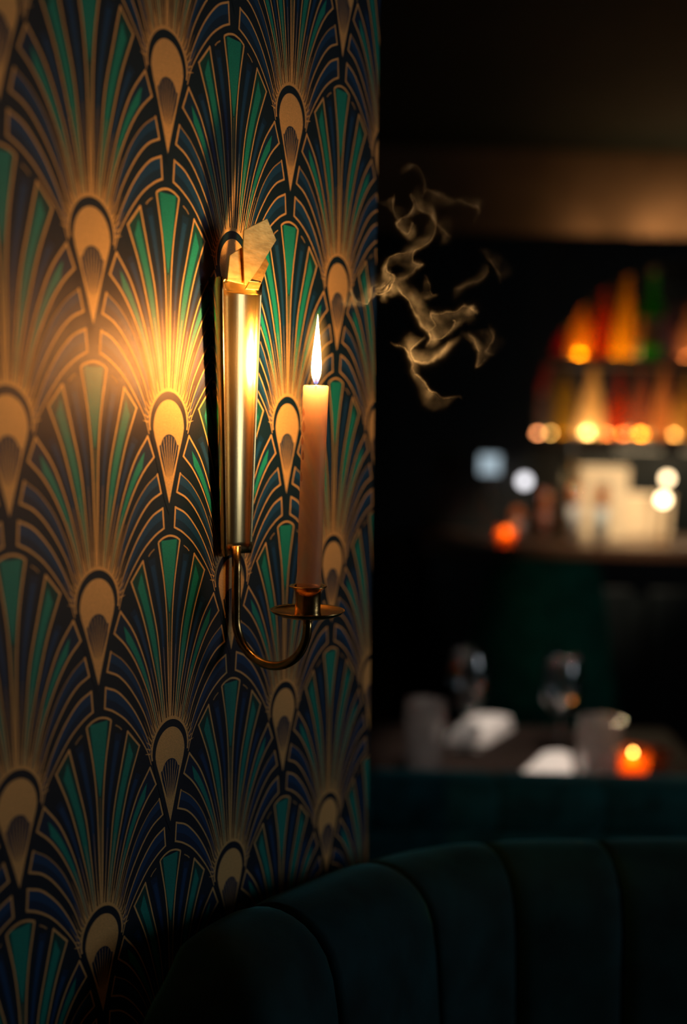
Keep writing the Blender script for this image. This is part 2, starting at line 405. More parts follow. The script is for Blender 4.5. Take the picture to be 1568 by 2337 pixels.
def clipped(a0, z0):
    bm = bmesh.new(); bm.from_mesh(motif)
    # keep a0+Y <= edge_a(z0+Z)
    nrm = Vector((0, 1, 0.0213)); co = Vector((0, edge_a(z0) - a0 - 0.0004, 0))
    bmesh.ops.bisect_plane(bm, geom=bm.verts[:] + bm.edges[:] + bm.faces[:], plane_co=co, plane_no=nrm, clear_outer=True)
    me = bpy.data.meshes.new('printed_fan_cut')
    for k in MS: me.materials.append(M[k])
    bm.to_mesh(me); bm.free(); return me
for c in range(-7, 8):
    v = -2.0 + (0.5 if c % 2 else 0.0)
    while v <= 5.0:
        z = Z0 - v * H; a = c * SP
        if z + 0.95 * H < CEIL + 0.2:
            me = motif
            if a + 0.30 * H > edge_a(z + H): me = clipped(a, z)
            if len(me.polygons): obj('printed_fan', me, None, paper, (0.00006, a, z))
        v += 1.0

# ------------------------------------------------------------------ room shell
X0, X1, Y0, Y1 = -2.6, WIN_X, -1.8, 4.78
setp(obj('floor', box(X0, X1 + .2, Y0, Y1, -0.1, 0.0), M['floor']), 'dark wooden floor of the dim bar room', 'floor', kind='structure')
setp(obj('ceiling', box(X0, X1 + .2, Y0, Y1 + .2, CEIL, CEIL + 0.1), M['ceiling']), 'dark ceiling above the bar, warm where the uplights reach', 'ceiling', kind='structure')
setp(obj('wall_back', box(X0, X1 + .2, Y1, Y1 + .15, 0, CEIL), M['warmplaster']), 'brown plaster wall behind the bar shelves', 'wall', kind='structure')
setp(obj('wall_front', box(X0, X1 + .2, Y0 - .15, Y0, 0, CEIL), M['plaster']), 'dark plaster wall behind the viewer', 'wall', kind='structure')
setp(obj('wall_far_left', box(X0 - .15, X0, Y0, Y1, 0, CEIL), M['plaster']), 'dark plaster side wall beyond the papered partition', 'wall', kind='structure')
bm = bmesh.new()
for (y0, y1, z0, z1) in ((Y0, WIN_Y0, 0, CEIL), (WIN_Y1, Y1, 0, CEIL), (WIN_Y0, WIN_Y1, 0, WIN_Z0), (WIN_Y0, WIN_Y1, WIN_Z1, CEIL)):
    t = box(X1, X1 + .15, y0, y1, z0, z1); bm.from_mesh(t)
me = bpy.data.meshes.new('wall_right'); bm.to_mesh(me); bm.free()
setp(obj('wall_right', me, M['plaster']), 'dark plaster side wall with an added window', 'wall', kind='structure')
def window(name, lab, y0, y1, z0, z1):
    win = empty(name, (X1 + .07, (y0 + y1) / 2, z0)); setp(win, lab, 'window', kind='structure')
    hw, hh = (y1 - y0) / 2, z1 - z0
    for (a, b_, c, d) in ((-hw, -hw + .02, 0, hh), (hw - .02, hw, 0, hh), (-hw + .02, hw - .02, 0, .02), (-hw + .02, hw - .02, hh - .02, hh), (-hw + .02, hw - .02, hh * .62, hh * .62 + .015)):
        obj('frame_bar', box(-.02, .02, a, b_, c, d), M['darkwood'], win)
    obj('pane', box(-.002, .002, -hw + .02, hw - .02, .02, hh * .62), M['pane'], win)
    obj('pane', box(-.002, .002, -hw + .02, hw - .02, hh * .62 + .015, hh - .02), M['pane'], win)
window('fill_window', 'added square window out of view supplying cool fill light', WIN_Y0, WIN_Y1, WIN_Z0, WIN_Z1)  # window added out of view to carry the cool fill

# ------------------------------------------------------------------ brass sconce (local frame: x out of the wall, y along it, z up)
AX = 0.267                      # position along the wall
sc = empty('candle_sconce', W0 + U * AX + Vector((0, 0, 1.30)), -THETA)
setp(sc, 'polished brass wall sconce with tapered reflector plate, curled arm and drip pan', 'sconce')
def loc(d, a, z): return Vector((d, a - AX, z - 1.30))
# reflector plate: a tapered trough with side returns
rows = 22; prof = []
vs, fs = [], []
def plate_row(z, off=0.0):
    t = (z - 1.4165) / (1.6655 - 1.4165)
    aL = 0.2482 + (0.2312 - 0.2482) * t; aR = 0.2900 + (0.2930 - 0.2900) * t
    dF = 0.0110 + (0.0182 - 0.0110) * t; dB = 0.0035
    w = aR - aL; P = []
    P.append((dB, aL - .0006)); P.append((dB + (dF - dB) * .5, aL - .0002)); P.append((dF - .0012, aL)); P.append((dF - .0002, aL + .0009)); P.append((dF, aL + .0022))
    dip = .0068 + .0042 * t
    for i in range(1, 16):
        f = i / 16; g = max(0.0, (math.sqrt(1 - (.80 * (2 * f - 1)) ** 2) - .6) / .4)
        P.append((dF - dip * g, aL + .0022 + (w - .0044) * f))
    P.append((dF, aR - .0022)); P.append((dF - .0002, aR - .0009)); P.append((dF - .0012, aR)); P.append((dB, aR + .0006))
    return P
ztop = 1.6655; zbot = 1.4165
npts = len(plate_row(1.5))
for r in range(rows + 1):
    z = zbot + (ztop - zbot) * r / rows
    for (d, a) in plate_row(z): vs.append(loc(d, a, z))
for r in range(rows):
    for i in range(npts - 1):
        q = r * npts + i; fs.append((q, q + 1, q + npts + 1, q + npts))
pl = obj('reflector_plate', mesh(vs, fs), M['brass'], sc, smooth=True)
so = pl.modifiers.new('thickness', 'SOLIDIFY'); so.thickness = 0.0009; so.offset = -1
# wall bracket behind the plate
obj('wall_bracket', box(-.0002, .0045, -.014, .014, .15, .34, .001), M['brassdark'], sc)
# curling neck that carries the folded crest
vs, fs = [], []
n = 14
for r in range(9):
    t = r / 8; z = 1.655 + .0095 * t; half = .0288 - .0100 * t; c0 = .2628 - .0090 * t
    for i in range(n + 1):
        f = i / n; a = c0 + half * (2 * f - 1)
        d0 = .0176 - .0100 * max(0.0, (math.sqrt(1 - (.80 * (2 * f - 1)) ** 2) - .6) / .4)
        d1 = .0235 + .36 * (a - .250) + .34 * (z - 1.668)
        vs.append(loc(d0 + (d1 - d0) * t ** 1.6, a, z))
for r in range(8):
    for i in range(n):
        q = r * (n + 1) + i; fs.append((q, q + 1, q + n + 2, q + n + 1))
nk = obj('crest_neck', mesh(vs, fs), M['brass'], sc, smooth=True)
so = nk.modifiers.new('thickness', 'SOLIDIFY'); so.thickness = 0.0009; so.offset = -1
def shard(px, p0, tilt, name='crest_leaf'):
    "thin folded leaf in a plane through p0=(d,a,z), leaning by tilt=(dd/dz, dd/da)"
    q, p = tilt; nn = N - U * p - Vector((0, 0, q)); c0 = W0 + N * p0[0] + U * p0[1] + Vector((0, 0, p0[2])); P = []
    for (x, y) in px:
        w = at(x, y, 1.0) - EYE; t = nn.dot(c0 - EYE) / nn.dot(w); w = EYE + w * t
        P.append(loc((w - W0).dot(N), (w - W0).dot(U), w.z))
    o = obj(name, slab(P, (-.0011, 0, 0)), M['brasssat'], sc)
    bv = o.modifiers.new('soft', 'BEVEL'); bv.width = .0002; bv.segments = 2
shard([(572, 640), (558, 650), (555, 566), (557, 525), (610, 499), (631, 548), (609, 584), (592, 612)], (.0290, .258, 1.668), (.24, .30))
shard([(519, 640), (525, 582), (556, 563), (562, 600), (562, 650)], (.0236, .250, 1.668), (.20, .30))
shard([(560, 660), (604, 582), (614, 602), (599, 640), (590, 662)], (.0228, .258, 1.668), (.16, .52))
# arm
ZU, RU = 1.3560, 0.0405
pts = [loc(.009, AX, 1.4250), loc(.009, AX, 1.40)]
for i in range(25):
    a = PI + PI * i / 24
    pts.append(loc(.009 + RU + RU * math.cos(a), AX, ZU + RU * math.sin(a)))
pts.append(loc(.009 + 2 * RU, AX, 1.3660))
obj('arm', tube(pts, .0043, 18), M['brassdark'], sc, smooth=True)
DC = .009 + 2 * RU
# drip pan and candle cup
pan = lathe([(0, 0), (.0080, -.0004), (.018, .0006), (.027, .0026), (.0325, .0052), (.0338, .0068), (.0342, .0076), (.0336, .0078), (.0322, .0066), (.026, .0040), (.017, .0020), (.0, .0014)], 56)
obj('drip_pan', pan, M['brassdark'], sc, loc(DC, AX, 1.3655), smooth=True)
cup = lathe([(.0132, .0018), (.0124, .0030), (.0118, .0060), (.0117, .020), (.0122, .0245), (.0138, .0272), (.0168, .0286), (.0172, .0292), (.0168, .0298), (.0150, .0298), (.0124, .0290), (.0114, .026), (.0113, .004), (0, .0036)], 48)
obj('candle_cup', cup, M['brassdark'], sc, loc(DC, AX, 1.3655), smooth=True)

# ------------------------------------------------------------------ candle
cz = 1.3700
cb = W0 + U * AX + N * DC + Vector((0, 0, cz))
cd = empty('taper_candle', cb, -THETA)
setp(cd, 'lit ivory taper candle with wax drips standing in the brass cup', 'candle')
LEAN = (0.004, 0.030)
HC = 1.5738 - cz
body = lathe([(0, 0), (.0106, 0), (.0109, .004)] + [(.0110 + .0003 * k / 14, .004 + (HC - .006) * k / 14) for k in range(1, 15)] + [(.0111, HC - .0008), (.0104, HC - .0002), (.0085, HC - .0009), (.004, HC - .0022), (0, HC - .0024)], 48, lean=LEAN,
             wob=lambda a, z, r: r * (1 + .006 * math.sin(3 * a + 30 * z) + .004 * math.sin(5 * a - 55 * z)) if r > .009 else r)
obj('wax_body', body, M['wax'], cd, smooth=True)
for (ang, z, rr, hgt) in ((-2.15, HC - .024, .0014, .004), (-2.05, HC - .037, .0016, .005), (-2.2, HC - .049, .0013, .0035), (-2.0, HC - .062, .0012, .004), (-2.15, HC - .081, .0013, .004), (1.15, HC - .045, .0010, .003), (1.2, HC - .095, .0010, .005)):
    dp = lathe([(0, -hgt), (rr * .8, -hgt * .6), (rr, 0), (rr * .6, hgt * .7), (0, hgt * 1.4)], 10)
    obj('wax_drip', dp, M['wax'], cd, (LEAN[0] * z + math.cos(ang) * .0109, LEAN[1] * z + math.sin(ang) * .0109, z), smooth=True)
tx, ty = LEAN[0] * HC, LEAN[1] * HC
obj('wick', tube([(tx, ty, HC - .004), (tx, ty, HC + .003), (tx + .0004, ty - .0006, HC + .007), (tx + .001, ty - .0012, HC + .0095)], [.0008, .0008, .0007, .0004], 8), M['wick'], cd)
fl = obj('flame', lathe([(0, .0000), (.0018, .0012), (.0032, .005), (.0041, .010), (.0044, .015), (.0041, .021), (.0034, .029), (.0024, .038), (.0015, .046), (.0007, .053), (0, .0605)], 24, lean=(.006, .012)), M['flame'], cd, (tx, ty, HC + .0006), smooth=True)
for z_, w_ in ((.012, .55), (.022, .65), (.034, .40)):      # light of the flame itself
    L = bpy.data.lights.new('flame_light', 'POINT'); L.energy = w_; L.color = (1, .50, .14); L.shadow_soft_size = .0035
    lo = bpy.data.objects.new('flame_light', L); COL.objects.link(lo); lo.parent = fl; lo.location = (.006 * z_, .012 * z_, z_)
mt = obj('flame_mantle', lathe([(0, -.012), (.007, -.006), (.0120, .008), (.0135, .026), (.0120, .044), (.007, .058), (0, .066)], 24), M['mantle'], fl)
mt.location = (0, 0, .003)

# ------------------------------------------------------------------ bar furniture behind
CX, CZ, RA = 1.245, 1.575, 0.545       # arch centre and radius
CF, CB = 4.30, 4.70                    # cabinet front and back
cab = empty('bar_cabinet', (CX, CF, 0)); setp(cab, 'dark wooden bar cabinet with an arched shelf niche', 'cabinet')
def arch_front():
    xs0, xs1, zt = -0.46, 2.50, 2.19
    zl = 1.0
    arc = [(CX - RA * math.cos(PI * i / 32), CZ + RA * math.sin(PI * i / 32)) for i in range(33)]
    inner = [(CX - RA, zl)] + arc + [(CX + RA, zl)]
    vs, fs = [], []
    outer = []
    for (x, z) in inner:
        if z <= CZ + 1e-6: outer.append((xs0 if x < CX else xs1, z))
        else:
            f = (x - (CX - RA)) / (2 * RA); outer.append((xs0 + (xs1 - xs0) * f, zt))
    outer[1] = (xs0, zt); outer[-2] = (xs1, zt); outer[0] = (xs0, zl); outer[-1] = (xs1, zl)
    n = len(inner)
    for y in (0.0, 0.035):
        for p in inner: vs.append((p[0] - CX, y, p[1]))
        for p in outer: vs.append((p[0] - CX, y, p[1]))
    for i in range(n - 1):
        fs.append((i, i + 1, n + i + 1, n + i)); o = 2 * n
        fs.append((o + i + 1, o + i, o + n + i, o + n + i + 1))
        fs.append((i + 1, i, o + i, o + i + 1)); fs.append((n + i, n + i + 1, o + n + i + 1, o + n + i))
    return mesh(vs, fs)
obj('arched_front', arch_front(), M['darkwood'], cab)
obj('back_panel', box(-.72, .72, .385, .40, 1.0, 2.18), M['darkwood'], cab)
obj('side_panel', box(-.64, -.62, .035, .385, 1.0, 2.18), M['darkwood'], cab)
obj('side_panel', box(.62, .64, .035, .385, 1.0, 2.18), M['darkwood'], cab)
obj('top_panel', box(-.46 - CX, 2.50 - CX, 0.0, .40, 2.19, 2.205), M['darkwood'], cab)
obj('base_unit', box(-.46 - CX, 2.50 - CX, 0.0, .40, 0.0, 1.0), M['darkwood'], cab)
SH1, SH2 = 1.782, 1.482
obj('shelf', box(-.60, .60, .055, .385, SH1 - .030, SH1), M['shelfwood'], cab)
obj('shelf', box(-.60, .60, .055, .385, SH2 - .030, SH2), M['shelfwood'], cab)
for i, (x, e_) in enumerate(((0.94, 2.6), (1.22, 8.0), (1.50, 13.0), (1.80, 13.0))):
    u = empty('uplight', (x, 4.66, 2.205)); setp(u, 'small brass uplight on top of the bar cabinet', 'lamp', 'uplights on the cabinet')
    obj('lamp_can', lathe([(.028, 0), (.030, .002), (.030, .04), (.027, .04), (.026, .006), (0, .006)], 20), M['brassdark'], u)
    obj('bulb', lathe([(0, .008), (.018, .012), (.02, .02), (.012, .03), (0, .033)], 16), emat('warm_bulb', (1, .58, .24), 20.0), u)
    L = bpy.data.lights.new('uplight_glow', 'POINT'); L.energy = e_ * .14; L.color = (1, .55, .22); L.shadow_soft_size = .03
    lo = bpy.data.objects.new('uplight_glow', L); COL.objects.link(lo); lo.parent = u; lo.location = (0, 0, .06)

def add_glint(x, y, z, r, k, lab, col=(1.0, .66, .32)):  # glowing puck added to stand in for a highlight in a bottle base
    u = empty('base_glint', (x, y, z)); setp(u, lab, 'lamp', 'added highlight glows in the niche')
    obj('base', lathe([(r * 1.25, 0), (r * 1.25, .004), (0, .004)], 16), M['steel'], u)
    m_ = emat('warm_glint', col, float(k))
    obj('lens', lathe([(r, .004), (r * .95, r * .6), (r * .6, r * 1.1), (0, r * 1.35)], 16), m_, u, smooth=True)

def bottle(px, py_top, Y, z0, wpx, tint, transl, tcol, cap, shape, lab, label=False, tier='shelf', glow=None):
    p = at(px, 900, Y); x = p.x
    ht = at(px, py_top, Y).z - z0; r = wpx / 2 / FPX * Y
    o = empty('bottle', (x, Y, z0)); setp(o, lab, 'bottle', 'bottles in the arched niche')
    if shape == 'round':   pr = [(0, 0), (r * .9, 0), (r, .006), (r, ht * .50), (r * .92, ht * .58), (r * .5, ht * .68), (r * .30, ht * .74), (r * .28, ht * .93), (r * .33, ht * .935), (r * .33, ht * .95), (0, ht * .95)]
    elif shape == 'squat': pr = [(0, 0), (r * .95, 0), (r, .006), (r * 1.02, ht * .40), (r * .9, ht * .52), (r * .45, ht * .62), (r * .27, ht * .68), (r * .26, ht * .90), (r * .32, ht * .91), (0, ht * .915)]
    elif shape == 'cone':  pr = [(0, 0), (r * .95, 0), (r, .006), (r * .93, ht * .25), (r * .66, ht * .55), (r * .36, ht * .76), (r * .28, ht * .92), (0, ht * .925)]
    else:                  pr = [(0, 0), (r * .9, 0), (r, .006), (r, ht * .62), (r * .85, ht * .70), (r * .40, ht * .76), (r * .30, ht * .80), (r * .30, ht * .94), (0, ht * .945)]
    g = glassmat('bottle_glass_%d' % len(bpy.data.materials), tint, transl, tcol, rough=.06)
    obj('glass', lathe(pr, 28), g, o, smooth=True)
    rn = r * .34
    obj('cap', lathe([(rn, ht * .915), (rn * 1.05, ht * .92), (rn * 1.05, ht), (rn * .9, ht * 1.005), (0, ht * 1.005)], 18), M[cap], o, smooth=False)
    if label:
        obj('label', lathe([(r * 1.01, ht * .14), (r * 1.015, ht * .15), (r * 1.015, ht * .44), (r * 1.01, ht * .45)], 28), M['label'], o)
    return o
YB = 4.48
RED, AMB, YEL, GRN, PNK, CRM, OLV = (.55, .05, .02), (.95, .45, .06), (1, .68, .10), (.10, .55, .10), (.75, .42, .40), (.95, .72, .42), (.55, .40, .12)
bottle(1272, 712, YB, SH1, 34, (.35, .03, .02), .5, (.6, .05, .02), 'capdark', 'cone', 'dark red bottle at the curved end of the upper shelf')
bottle(1319, 672, YB, SH1, 52, YEL, .45, (.95, .42, .12), 'capdark', 'squat', 'squat amber bottle glowing yellow beside the dark red one')
bottle(1366, 640, YB, SH1, 44, (.95, .45, .14), .45, (.55, .07, .03), 'capred', 'round', 'brownish red bottle with red cap on the upper shelf')
bottle(1416, 612, YB, SH1, 54, YEL, .55, (1, .60, .10), 'label', 'cone', 'tall bright yellow bottle with cream top on the upper shelf')
bottle(1477, 610, YB, SH1, 50, GRN, .5, (.12, .55, .10), 'label', 'round', 'green bottle with a pale label on the upper shelf', True)
bottle(1520, 680, YB, SH1, 34, (.4, .28, .35), .4, (.3, .18, .22), 'capdark', 'tall', 'slim dim mauve bottle between green and peach bottles')
bottle(1562, 690, YB, SH1, 50, (.95, .55, .30), .55, (.95, .55, .32), 'capred', 'squat', 'peach coloured bottle on the upper shelf')
bottle(1290, 835, YB, SH2, 52, OLV, .45, (.45, .30, .08), 'capdark', 'tall', 'olive brown bottle on the lower shelf')
bottle(1352, 828, YB, SH2, 66, CRM, .6, (1, .68, .32), 'capgold', 'cone', 'wide cream and amber bottle on the lower shelf')
bottle(1412, 848, YB, SH2, 50, (.95, .55, .28), .42, (.55, .07, .03), 'capred', 'squat', 'red bottle on the lower shelf beside the cream one')
bottle(1462, 832, YB, SH2, 40, (.97, .65, .35), .40, (.50, .20, .18), 'capdark', 'round', 'rosy slim bottle on the lower shelf')
bottle(1513, 828, YB, SH2, 50, (.90, .50, .30), .55, (1, .62, .34), 'capgold', 'cone', 'pale bottle with an orange cap on the lower shelf')
bottle(1564, 850, YB, SH2, 52, CRM, .55, (1, .66, .25), 'capdark', 'squat', 'honey coloured bottle at the far end of the lower shelf')
# a stemmed pink glass at the niche edge
o = empty('cocktail_glass', (at(1236, 900, YB).x, YB, SH2)); setp(o, 'pink stemmed cocktail glass at the end of the lower shelf', 'glass')
obj('bowl', lathe([(.006, .150), (.012, .160), (.050, .300), (.0485, .300), (.010, .163), (0, .158)], 28), glassmat('pink_glass', (.80, .45, .42), .5, (.75, .35, .30)), o, smooth=True)
obj('stem', lathe([(.034, 0), (.034, .002), (.008, .008), (.004, .02), (.004, .14), (.007, .152), (0, .152)], 24), glassmat('pink_stem', (.9, .6, .55), .3, (.8, .4, .3)), o, smooth=True)
AMBER = (1.0, .52, .12)
for (px, sh, r, k, lab, col) in ((1318, SH1, .019, 95, 'behind the squat amber bottle', AMBER), (1364, SH1, .010, 60, 'behind the brownish red bottle', AMBER), (1400, SH1, .014, 70, 'between the red-capped and the tall yellow bottle', AMBER),
                            (1430, SH1, .013, 80, 'behind the tall yellow bottle', AMBER), (1560, SH1, .015, 70, 'behind the peach bottle', (1, .7, .45)), (1478, SH1, .008, 40, 'behind the green bottle', (1, .8, .5)),
                            (1264, SH2, .011, 26, 'between the pink glass and the olive bottle', AMBER), (1291, SH2, .011, 60, 'behind the olive bottle', AMBER), (1345, SH2, .017, 190, 'behind the wide cream bottle', (1, .84, .62)),
                            (1388, SH2, .013, 80, 'between the cream and the red bottle', (1, .66, .34)), (1428, SH2, .012, 80, 'behind the red bottle', (1, .6, .3)), (1468, SH2, .015, 110, 'behind the rosy bottle', AMBER), (1545, SH2, .014, 90, 'behind the honey coloured bottle', (1, .7, .35))):
    add_glint(at(px, 900, YB + .12).x, YB + .12, sh, r, k, 'added round warm highlight glow ' + lab, col)
add_glint(at(1230, 900, 4.44).x, 4.42, SH2 + .0, .011, 18, 'added round orange highlight glow by the pink cocktail glass', (1, .34, .12))

# bar counter
bar = empty('bar_counter', (1.2, 3.95, 0)); setp(bar, 'polished dark wooden bar counter in front of the shelves', 'bar counter')
obj('counter_top', box(-.95, 1.30, -.16, .32, 1.085, 1.127, .006), M['barwood'], bar)
obj('front_panel', box(-.91, 1.28, -.10, -.06, 0, 1.085), M['darkwood'], bar)
obj('end_panel', box(-.91, -.87, -.06, .30, 0, 1.085), M['darkwood'], bar)
for i in range(6): obj('front_moulding', box(-.88 + i * .36, -.58 + i * .36, -.115, -.10, .16, .98, .006), M['darkwood'], bar)
CT = 1.127
# under-shelf lamp lighting the work space
for x, e_ in ((1.12, 1.2), (1.38, 1.2)):
    u = empty('under_shelf_lamp', (x, 4.42, SH2 - .034)); setp(u, 'slim warm lamp fixed under the lower shelf', 'lamp', 'lamps under the lower shelf')
    obj('housing', box(-.09, .09, -.014, .014, -.012, .003, .002), M['steel'], u)
    obj('diffuser', box(-.085, .085, -.010, .010, -.015, -.012), emat('under_shelf_diffuser', (1, .74, .42), 2.0), u)
    L = bpy.data.lights.new('under_shelf_glow', 'AREA'); L.shape = 'RECTANGLE'; L.size = .17; L.size_y = .02; L.energy = e_; L.color = (1, .74, .42)
    lo = bpy.data.objects.new('under_shelf_glow', L); COL.objects.link(lo); lo.parent = u; lo.location = (0, 0, -.018)
o = empty('added_downlight', (1.62, 3.15, CEIL - .05)); setp(o, 'added ceiling downlight out of view that lights the bar items', 'lamp')  # lamp added out of view to light the cartons and glasses
obj('trim_ring', lathe([(.045, .0), (.05, .002), (.05, .049), (.03, .049), (.03, .004)], 24), M['steel'], o)
obj('lens', lathe([(.028, .012), (.02, .008), (0, .006)], 20), emat('added_bar_lens', (1, .80, .55), 30), o)
L = bpy.data.lights.new('bar_fill_beam', 'SPOT'); L.energy = 430; L.color = (1, .80, .54); L.spot_size = math.radians(28); L.spot_blend = .7; L.shadow_soft_size = .025
lo = bpy.data.objects.new('bar_fill_beam', L); COL.objects.link(lo); lo.parent = o
lo.rotation_euler = (Vector((.94, 4.02, 1.24)) - Vector((1.62, 3.15, CEIL - .05))).to_track_quat('-Z', 'Y').to_euler()
# cream boxes
def item_box(px0, px1, py0, py1, Y, dep, mat, name, lab, cat, grp=None, base=None):
    a, b = at(px0, py1, Y), at(px1, py0, Y); z0 = a.z if base is None else base
    o = empty(name, ((a.x + b.x) / 2, Y + dep / 2, z0)); hw_ = (b.x - a.x) / 2
    obj('body', box(-hw_, hw_, -dep / 2, dep / 2, 0, b.z - z0 - .012, .006), mat, o)
    obj('lid', box(-hw_ * 1.02, hw_ * 1.02, -dep / 2 * 1.02, dep / 2 * 1.02, b.z - z0 - .012, b.z - z0, .004), mat, o)
    setp(o, lab, cat, grp); return o
item_box(1365, 1535, 1132, 1200, 4.12, .12, M['cream'], 'carton', 'wide cream carton standing on the bar counter', 'box', base=CT)
ztop_c = at(1400, 1132, 4.12).z
item_box(1318, 1438, 1068, 1200, 4.02, .09, M['cream'], 'carton', 'upright cream carton beside the wide one on the bar', 'box', base=CT)
# glowing bulbs beside the cartons (small string lamp)
for (px, py, r, k, lab) in ((1523, 1092, .016, 9, 'upper round warm bulb over the wide cream carton'), (1514, 1140, .018, 13, 'lower round warm bulb in front of the wide cream carton')):
    p = at(px, py, 4.06 if py < 1100 else 3.97); u = empty('globe_lamp', (p.x, p.y, CT)); setp(u, lab, 'lamp')
    obj('stem', tube([(0, 0, 0), (0, 0, p.z - CT)], .004, 8), M['brassdark'], u)
    obj('foot', lathe([(.022, 0), (.022, .004), (0, .006)], 18), M['brassdark'], u)
    obj('globe', lathe([(0, -r), (r * .7, -r * .7), (r, 0), (r * .7, r * .7), (0, r)], 18), emat('globe_%d' % k, (1, .72, .40), k), u, (0, 0, p.z - CT), smooth=True)
# highball glasses and bar clutter
def highball(px, py_top, Y, wpx, liquid, lab):
    p = at(px, 1200, Y); ht = at(px, py_top, Y).z - CT; r = wpx / 2 / FPX * Y
    o = empty('highball_glass', (p.x, Y, CT)); setp(o, lab, 'glass', 'glasses on the bar counter')
    obj('glass', lathe([(r * .88, 0), (r, ht), (r * .96, ht), (r * .84, .012), (0, .012)], 26), M['clear'], o, smooth=True)
    obj('drink', lathe([(0, .013), (r * .82, .013), (r * .89, ht * .55), (0, ht * .55)], 24), pmat('drink', liquid, .3), o, smooth=True)
    obj('garnish', lathe([(r * .5, ht * .57), (r * .72, ht * .60), (r * .74, ht * .80), (r * .4, ht * .88), (0, ht * .88)], 18), pmat('orange_garnish', (.95, .24, .03), .5), o, smooth=True)
highball(1308, 1085, 3.93, 36, (.9, .88, .85), 'tall glass of pale drink with orange garnish on the bar')
highball(1370, 1095, 3.93, 38, (.85, .92, .9), 'tall glass of milky drink beside the cream carton')
highball(1242, 1105, 3.98, 34, (.5, .16, .10), 'tall glass of dark orange drink on the bar')
highball(1180, 1150, 3.95, 40, (.6, .40, .40), 'short glass of pinkish drink on the bar')
# brass tap
tp = at(1298, 1120, 4.02); o = empty('beer_tap', (tp.x, 4.04, CT)); setp(o, 'slim brass tap column rising from the bar counter', 'tap')
obj('column', lathe([(.035, 0), (.035, .006), (.022, .016), (.018, .03), (.018, .27), (.022, .29), (0, .30)], 24), M['brass'], o, smooth=True)
obj('spout', tube([(0, 0, .22), (0, -.05, .225), (0, -.07, .21), (0, -.072, .18)], .007, 10), M['brass'], o, smooth=True)
obj('lever', tube([(0, -.02, .24), (0, -.03, .29), (0, -.028, .34)], [.006, .008, .011], 10), M['capdark'], o, smooth=True)
# till screen and round sign
p = at(1118, 1060, 4.1); o = empty('till_screen', (p.x, 4.1, CT)); setp(o, 'small lit till screen on a stand on the bar', 'screen')
obj('stand', tube([(0, .02, 0), (0, .02, p.z - CT)], .009, 10), M['steel'], o); obj('foot', box(-.05, .05, -.04, .07, 0, .008, .002), M['steel'], o)
obj('case', box(-.044, .044, 0, .018, p.z - CT - .042, p.z - CT + .042, .004), M['capdark'], o)
obj('display', box(-.036, .036, -.001, .0, p.z - CT - .034, p.z - CT + .034), emat('till_display', (.62, .78, .88), .62), o)
p = at(1197, 1098, 4.08); o = empty('globe_lamp', (p.x, 4.08, CT)); setp(o, 'small white globe lamp on the bar beside the till screen', 'lamp')
obj('stem', tube([(0, 0, 0), (0, 0, p.z - CT)], .005, 8), M['steel'], o); obj('foot', lathe([(.03, 0), (.03, .004), (0, .007)], 18), M['steel'], o)
obj('globe', lathe([(0, -.022), (.015, -.016), (.022, 0), (.015, .016), (0, .022)], 20), emat('white_globe', (.80, .78, .82), 3.0), o, (0, 0, p.z - CT), smooth=True)
def votive(loc_, lab, r=.026, k=9.0, grp='votives'):
    o = empty('votive_candle', loc_); setp(o, lab, 'candle', grp)
    obj('holder', lathe([(r * .75, 0), (r * .9, .003), (r, r * 1.5), (r * .94, r * 1.5), (r * .8, .006), (0, .006)], 24), glassmat('amber_%d' % len(bpy.data.materials), (1, .50, .12), .55, (1, .38, .05)), o, smooth=True)
    obj('wax', lathe([(0, .007), (r * .78, .007), (r * .82, r * .6), (0, r * .6)], 20), M['wax'], o, smooth=True)
    obj('flame', lathe([(0, r * .65), (r * .22, r * .8), (r * .2, r * 1.0), (0, r * 1.5)], 12), emat('votive_flame_%d' % len(bpy.data.materials), (1, .42, .08), k), o, smooth=True)
    return o
votive((at(1157, 1160, 3.92).x, 3.92, CT), 'glowing orange votive candle on the bar counter', .030, 45)

# brass trim on the far wall, bar stool
tr = at(897, 1345, 4.25); o = empty('brass_post', (tr.x - .02, 4.22, 0)); setp(o, 'dim brass post standing left of the bar counter', 'post')
obj('shaft', lathe([(.05, 0), (.05, .01), (.024, .03), (.022, 1.06), (.030, 1.08), (0, 1.10)], 20), M['brassdark'], o, smooth=True)

